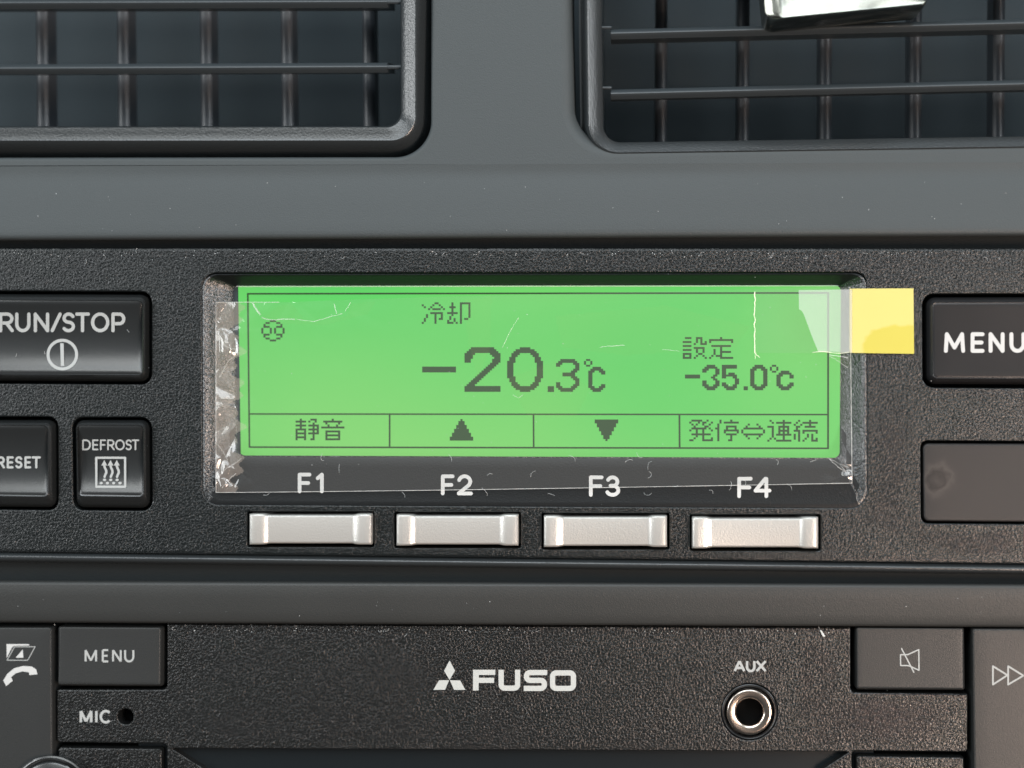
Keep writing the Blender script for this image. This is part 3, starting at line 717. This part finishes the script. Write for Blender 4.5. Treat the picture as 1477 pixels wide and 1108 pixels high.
# logo: three diamonds and block letters
L = lambda x, y: (600+x/5.68, 920+y/5.68)
dia = [[(275, 187), (320, 270), (275, 346), (230, 270)], [(190, 348), (272, 348), (238, 427), (142, 427)], [(278, 348), (362, 350), (405, 427), (312, 427)],
       [(467, 262), (650, 262), (650, 305), (515, 305), (515, 328), (640, 328), (640, 370), (513, 370), (513, 432), (467, 432)]]
def fpath(pts, r):
    res_ = [pts[0]]
    for i in range(1, len(pts)-1):
        q = rpoly([pts[i-1], pts[i], pts[i+1]], [0, r, 0], 6); res_ += q[1:-1]
    return res_+[pts[-1]]
bm = poly_bm([[L(*p) for p in d] for d in dia], fr)
lw = 43/5.68
for pts in ([(698, 262), (698, 413), (833, 413), (833, 262)], [(1075, 285), (905, 285), (905, 349), (1052, 349), (1052, 415), (883, 415)]):
    stroke_bm([[L(*p) for p in fpath(pts, 30)]], lw, fr, 'flat', bm)
ring = rpoly([(1119, 288), (1290, 288), (1290, 415), (1119, 415)], 30, 6); ring.append(ring[0])
stroke_bm([[L(*p) for p in ring]], lw, fr, 'flat', bm)
obj('brand_lettering', bm, 'logo_silver', radio, smooth=0, label='pale silver three-diamond emblem and FUSO lettering')
# socket
def lathe(cx, cy, prof, n=48):
    bm = bmesh.new(); loft(bm, [[W(x, y, h) for x, y in circle(cx, cy, r, n)] for r, h in prof]); return bm
jk = obj('audio_socket', lathe(1081, 1027, [(41, -40), (40.5, -6), (40, -3.6), (38.8, -3), (37, -4), (35.2, -8), (34.5, -14), (33, -14)]), 'black_rubber', radio, smooth=50)
obj('metal_ring', lathe(1081, 1027, [(33.5, -18), (33.2, -5), (32.4, -2.5), (31, -1.5), (28.5, -1.4), (24, -2), (21.2, -2.6), (20, -4), (19.2, -7), (18.9, -60)]), 'nickel', jk, smooth=50)
bm = bmesh.new(); bm.faces.new([bm.verts.new(W(x, y, -45)) for x, y in circle(1081, 1027, 24)]); obj('socket_floor', bm, 'cavity_black', jk, smooth=0)
# keys
a_, hfp = key_bm([(-330, 903), (78, 904), (80, 1200), (-330, 1200)], [(-330, 905), (73, 906), (75, 1200), (-330, 1200)], 4, 3, -6, 2, 0.0, round_=2)
kp = obj('side_key', a_, 'rubber_grey', radio, smooth=50, label='tall dark grey key printed with a phone handset')
I = lambda x, y: (x/5.327, 900+y/5.327)
bm = poly_bm([[I(*p) for p in [(50, 155), (222, 155), (226, 166), (108, 169), (92, 182), (52, 262)]], [I(*p) for p in [(175, 197), (180, 260), (120, 260)]],
              [I(*p) for p in [(25, 435), (55, 385), (110, 340), (180, 323), (245, 328), (278, 350), (288, 388), (225, 393), (222, 372), (170, 365), (120, 380), (85, 410), (98, 437), (47, 478)]]], hfp)
obj('phone_symbol', bm, 'print_bold', kp, smooth=0)
pl = [(54, 279), (112, 176), (270, 176), (212, 280), (54, 279)]
obj('card_symbol', stroke_bm([[I(*pl[i]), I(*pl[i+1])] for i in range(4)], 1.1, hfp), 'print_white', kp, smooth=0)
b_, hfn = key_bm([(83.5, 903), (235.5, 904), (234.5, 990.5), (84, 989.5)], [(86, 905), (231, 906), (230, 986.5), (84.5, 986)], 4, 2, -6, 2, 0.4, round_=1.8)
kn = obj('menu_key', b_, 'rubber_grey', radio, smooth=50, label='small dark grey radio key with thin MENU lettering')
obj('lettering', letters([('m', 122, 140), ('E', 146.8, 157.5), ('N', 161.6, 175.6), ('U', 179, 193.8)], 936.4, 955.6, 2.9, hfn, cap='flat'), 'print_white', kn, smooth=0)
c_, _ = key_bm([(84, 1077), (235, 1079), (235.5, 1200), (84, 1200)], [(85.5, 1079.5), (232.5, 1081), (233, 1200), (85.5, 1200)], 5, 4, -7, -3, 0, round_=1.5)
obj('lower_key', c_, 'radio_grain', radio, smooth=50, label='grained key beside the knob, cut by the lower edge')
d_, _ = key_bm([(1234, 1089), (1391, 1091), (1392, 1200), (1234, 1200)], [(1236.5, 1091.5), (1389, 1093.5), (1390, 1200), (1236.5, 1200)], 5, 4, -7, -3, 0, round_=1.5)
obj('lower_key', d_, 'radio_grain', radio, smooth=50, label='grained key under the mute key, cut by the lower edge')
e_, hfu = key_bm([(1233.5, 904), (1391, 905), (1392, 996), (1234.5, 995)], [(1236, 906), (1388.5, 907), (1389, 993), (1236.5, 991.5)], 4, 2, -6, 1, .4, round_=1.8)
ku = obj('mute_key', e_, 'rubber_grey', radio, smooth=50, label='brownish grey key with a crossed-out speaker symbol')
J = lambda x, y: (1000+x/3.096, 900+y/3.096)
sp = [(925, 138), (958, 137), (1007, 115), (1008, 207), (960, 186), (926, 186), (925, 138)]
obj('mute_symbol', stroke_bm([[J(*sp[i]), J(*sp[i+1])] for i in range(6)]+[[J(930, 110), J(985, 216)]], 1.8, hfu), 'print_white', ku, smooth=0)
f_, hfx = key_bm([(1400, 905), (1810, 906), (1810, 1200), (1403, 1200)], [(1403.5, 908), (1810, 909), (1810, 1200), (1407, 1200)], 4, 3, -6, 4, 0.0, round_=2)
kx = obj('track_key', f_, 'rubber_grey', radio, smooth=50, label='tall brownish grey key with a double arrow outline')
t1 = [(1338, 189), (1338, 271), (1403, 229), (1338, 189)]; t2 = [(1406, 189), (1406, 271), (1474, 231), (1406, 189)]
obj('forward_symbol', stroke_bm([[J(*t[i]), J(*t[i+1])] for t in (t1, t2) for i in range(3)], 2.4, hfx), 'print_white', kx, smooth=0)
obj('knob', lathe(73, 1148, [(60, -30), (59, 4), (57.5, 8), (55, 9), (52, 6), (50.5, 4), (49, 8), (46, 10), (2, 10.5)]), 'black_gloss', radio, smooth=50)

ZO = 0.0
# ============================================================ FILM AND PULL TAB
def film_pt(u, v):
    x = 311.5+(1226-311.5)*u+ (3.0*u)*v
    ytop = 436 - 22*max(0, (u-.12)/.88)**.8
    ybot = 710.5 - 13.5*u**1.3
    return x, ytop+(ybot-ytop)*v
def film_h(x, y, u, v):
    h = 2.6 + .5*noise.noise(Vector((x*.006, y*.009, 1.3)))
    def crump(f, k): 
        d = noise.voronoi(Vector((x*f, y*f*.8, k)))[0]; return min(1, (d[1]-d[0])*1.3)
    L_ = max(0, 1-u/.062); h += L_**.6*(10.0*crump(.024, 1.7)+0.5*crump(.06, 3.1)); h += 9*math.exp(-((x-321)/15)**2-((y-503)/26)**2)
    TL = max(0, 1-u/.40)*max(0, 1-v/.20); h += TL*9.0*crump(.022, 7.7)
    BL = max(0, 1-math.hypot(u/.08, (1-v)/.20)); h += BL*7*crump(.06, 2.2)
    BR = max(0, 1-math.hypot((1-u)/.06, (1-v)/.20)); h += BR*5*crump(.05, 9.2)
    C_ = math.exp(-((x-700)/60)**2-((y-470)/45)**2); h += C_*1.2
    return h
bm = bmesh.new(); NU, NV = 420, 150
# finer columns near the crumpled left side
us = [ (k/NU)**1.35 for k in range(NU+1)]
rings = []
for j in range(NV+1):
    v = j/NV; row = []
    for u in us:
        x, y = film_pt(u, v); row.append(W(x, y, film_h(x, y, u, v)))
    rings.append(row)
loft(bm, rings, closed=False)
def inside(x, y, pg):
    c = False; j = len(pg)-1
    for i in range(len(pg)):
        if (pg[i][1] > y) != (pg[j][1] > y) and x < (pg[j][0]-pg[i][0])*(y-pg[i][1])/(pg[j][1]-pg[i][1])+pg[i][0]: c = not c
        j = i
    return c
GLARE = [[(668, 430), (708, 428), (706, 500), (688, 545), (674, 490)], [(378, 458), (402, 440), (420, 437), (440, 462), (500, 455), (505, 437), (540, 434), (530, 452), (470, 468), (400, 466)],
        [(800, 455), (960, 440), (1080, 470), (1060, 500), (900, 512), (810, 500)], [(1195, 512), (1229, 514), (1229, 534)], [(730, 545), (800, 520), (850, 560), (830, 600), (760, 600)]]  # outlines of the painted glare patches
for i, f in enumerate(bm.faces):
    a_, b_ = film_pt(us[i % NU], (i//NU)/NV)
    if any(inside(a_, b_, pg) for pg in GLARE): f.material_index = 2
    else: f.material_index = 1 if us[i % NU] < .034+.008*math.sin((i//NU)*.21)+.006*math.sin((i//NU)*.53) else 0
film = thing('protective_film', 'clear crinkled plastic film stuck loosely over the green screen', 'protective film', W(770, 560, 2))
obj('film_sheet', bm, ['film', 'loose_film_sheen', 'film_glare'], film, smooth=180)
bm = bmesh.new()
def tube(bm, pts, r, n=5):
    rings = []
    for i, p in enumerate(pts):
        a = pts[max(0, i-1)]; b = pts[min(len(pts)-1, i+1)]; t = (b-a).normalized()
        s = t.cross(Vector((0, 1, 0)));
        if s.length < 1e-4: s = Vector((1, 0, 0))
        s.normalize(); q = t.cross(s)
        rr = r*(0.75+.5*random.random())
        rings.append([p+(s*math.cos(k*2*math.pi/n)+q*math.sin(k*2*math.pi/n))*rr for k in range(n)])
    loft(bm, rings)
def edge(us_, vs_):
    pts = []
    for u, v in zip(us_, vs_):
        x, y = film_pt(u, v); pts.append(W(x, y, film_h(x, y, u, v)))
    tube(bm, pts, .42*S)
N_ = 120; lin = [k/N_ for k in range(N_+1)]
edge(lin, [1]*len(lin)); edge([1]*len(lin), lin); edge([k/N_*.10 for k in range(N_+1)], [0]*len(lin)); edge([0]*len(lin), lin)
obj('film_edge', bm, 'film_edge', film, smooth=60)

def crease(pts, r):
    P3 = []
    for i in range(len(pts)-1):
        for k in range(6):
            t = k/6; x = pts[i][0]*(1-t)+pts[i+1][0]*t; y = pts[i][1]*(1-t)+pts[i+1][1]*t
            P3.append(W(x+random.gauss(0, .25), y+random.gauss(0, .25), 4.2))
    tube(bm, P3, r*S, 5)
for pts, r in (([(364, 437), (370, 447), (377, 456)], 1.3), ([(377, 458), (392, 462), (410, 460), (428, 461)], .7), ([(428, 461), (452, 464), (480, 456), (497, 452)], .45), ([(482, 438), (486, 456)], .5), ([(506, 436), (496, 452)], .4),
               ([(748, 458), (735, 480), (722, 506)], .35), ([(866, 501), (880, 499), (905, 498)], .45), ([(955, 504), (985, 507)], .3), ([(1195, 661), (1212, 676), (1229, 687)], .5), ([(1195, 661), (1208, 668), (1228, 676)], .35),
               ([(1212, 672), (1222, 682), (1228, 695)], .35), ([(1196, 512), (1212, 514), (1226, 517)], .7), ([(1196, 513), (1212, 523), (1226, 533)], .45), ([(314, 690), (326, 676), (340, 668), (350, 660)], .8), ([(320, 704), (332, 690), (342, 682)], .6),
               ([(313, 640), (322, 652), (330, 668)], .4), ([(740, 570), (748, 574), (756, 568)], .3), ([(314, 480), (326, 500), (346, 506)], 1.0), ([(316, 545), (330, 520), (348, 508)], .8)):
    bm = bmesh.new(); crease(pts, r); obj('film_crease_glint', bm, 'film_crease_glint', film, smooth=60)

tab = thing('pull_tab', 'bright yellow adhesive pull tab on the top right corner of the screen film', 'pull tab', W(1270, 463, 3))
def sheet(pts, h0, h1, nx=24, ny=10, wob=.4, th=.6):
    (ax, ay), (bx, by), (cx_, cy_), (dx, dy) = pts; bm = bmesh.new(); up = []; dn = []
    for j in range(ny+1):
        v = j/ny; r1 = []
        for i in range(nx+1):
            u = i/nx; x = (ax*(1-u)+bx*u)*(1-v)+(dx*(1-u)+cx_*u)*v; y = (ay*(1-u)+by*u)*(1-v)+(dy*(1-u)+cy_*u)*v
            h = h0+(h1-h0)*u+wob*noise.noise(Vector((x*.03, y*.04, 5)))
            r1.append((x, y, h))
        up.append(r1)
    loft(bm, [[W(x, y, h) for x, y, h in r] for r in up], closed=False)
    loft(bm, [[W(x, y, h-th, h) for x, y, h in r] for r in up], closed=False)
    bd = up[0]+[r[-1] for r in up[1:]]+up[-1][::-1][1:]+[r[0] for r in up[::-1][1:-1]]
    loft(bm, [[W(x, y, h) for x, y, h in bd], [W(x, y, h-th, h) for x, y, h in bd]])
    bmesh.ops.remove_doubles(bm, verts=bm.verts, dist=1e-7)
    return bm
obj('yellow_grip', sheet([(1225.5, 416.5), (1317.5, 416), (1318.5, 510.5), (1225.5, 509)], 4.4, 3.0), 'yellow_tape', tab, smooth=40)
bm = bmesh.new()
loft(bm, [[W(x, y, 4.6) for x, y in ((1088, 418.5), (1150, 418.2), (1230, 417.5))], [W(x, y, 4.6) for x, y in ((1088, 509), (1150, 509.5), (1230, 509.5))]], closed=False)
obj('clear_strip', bm, 'clear_tape', tab, smooth=0)
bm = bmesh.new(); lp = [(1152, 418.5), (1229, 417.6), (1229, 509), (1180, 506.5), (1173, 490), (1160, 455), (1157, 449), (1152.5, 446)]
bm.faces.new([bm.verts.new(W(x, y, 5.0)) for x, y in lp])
obj('loose_patch', bm, 'loose_tape_sheen', tab, smooth=0, label='milky patch where the clear strip has lifted, with a window reflection painted in')
bm = bmesh.new()
tube(bm, [W(1088.5+1.6*noise.noise(Vector((0, k*.4, 0))), 421+k*2.95, 5) for k in range(31)], .75*S)
tube(bm, [W(1089, 508, 5), W(1091, 512, 5), W(1096, 516, 5)], .4*S); tube(bm, [W(1089, 508, 5), W(1089.5, 518, 5)], .4*S)
tube(bm, [W(1172+k*4, 508.5-1.2*math.sin(k*.5), 5) for k in range(14)], .5*S)
obj('glue_ridge', bm, 'glue', tab, smooth=60)

# ============================================================ LINT AND DUST
bm = bmesh.new()
def speck(x, y, h, r):
    c = W(x, y, h); e1 = Vector((1, 0, 0)); n = 6
    m1 = bmesh.ops.create_icosphere(bm, subdivisions=1, radius=r*S, matrix=Matrix.Translation(c) @ Matrix.Rotation(random.random()*3, 4, 'Y') @ Matrix.Diagonal((1+random.random(), .5, .6+.5*random.random(), 1)))
def hair(x, y, h, ln_, curl):
    a = random.random()*6.28; pts = []; px_, py_ = x, y
    for k in range(9):
        pts.append(W(px_, py_, h)); px_ += math.cos(a)*ln_/8; py_ += math.sin(a)*ln_/8; a += curl*(random.random()-.25)
    tube(bm, pts, .16*S, 4)
for _ in range(95): x = random.uniform(0, 1477); speck(x, 367+random.gauss(0, 2.5), .6, random.uniform(.25, .6))
for _ in range(60): x = random.uniform(245, 1225) if random.random() < .8 else random.uniform(0, 1477); speck(x, 907+x*.004+random.gauss(0, 2.5), RH-11.2, random.uniform(.25, .75))
for _ in range(10): hair(random.uniform(245, 1225), 909+random.gauss(0, 2), RH-11, random.uniform(4, 9), .9)
for _ in range(26): hair(random.uniform(20, 1460), 368+random.gauss(0, 2), .8, random.uniform(4, 9), .9)
for _ in range(60): speck(random.uniform(345, 1205), random.uniform(440, 690), 4.0, random.uniform(.2, .55))
for _ in range(22): hair(random.uniform(380, 1200), random.uniform(655, 715), 3.6, random.uniform(6, 16), .8)
for _ in range(36): speck(random.uniform(10, 1470), random.uniform(262, 335), 13.3, random.uniform(.2, .5))
for _ in range(30): speck(random.uniform(10, 1470), random.uniform(845, 890), 3.2, random.uniform(.2, .5))
for _ in range(45): speck(random.uniform(240, 1390), random.uniform(925, 1075), RH-11.7, random.uniform(.15, .38))
for _ in range(50): speck(random.uniform(0, 1477), random.uniform(375, 800), .4 if random.random() < .5 else 2, random.uniform(.15, .35))
for x, y in ((65, 511), (24, 510), (183, 476), (80, 432), (122, 433)): hair(x, y, 10, 5, .3)
# the bigger flake on the upper edge of the radio
for k in range(7): speck(1184+k*.7, 910+k*1.2, RH-10.5, 1.2)
hair(1182, 907, RH-10, 8, .4)
o = obj('lint', bm, 'lint', None, smooth=0)
o['kind'] = 'stuff'; o['label'] = 'pale lint and dust scattered along the seams and over the panels'; o['category'] = 'dust'
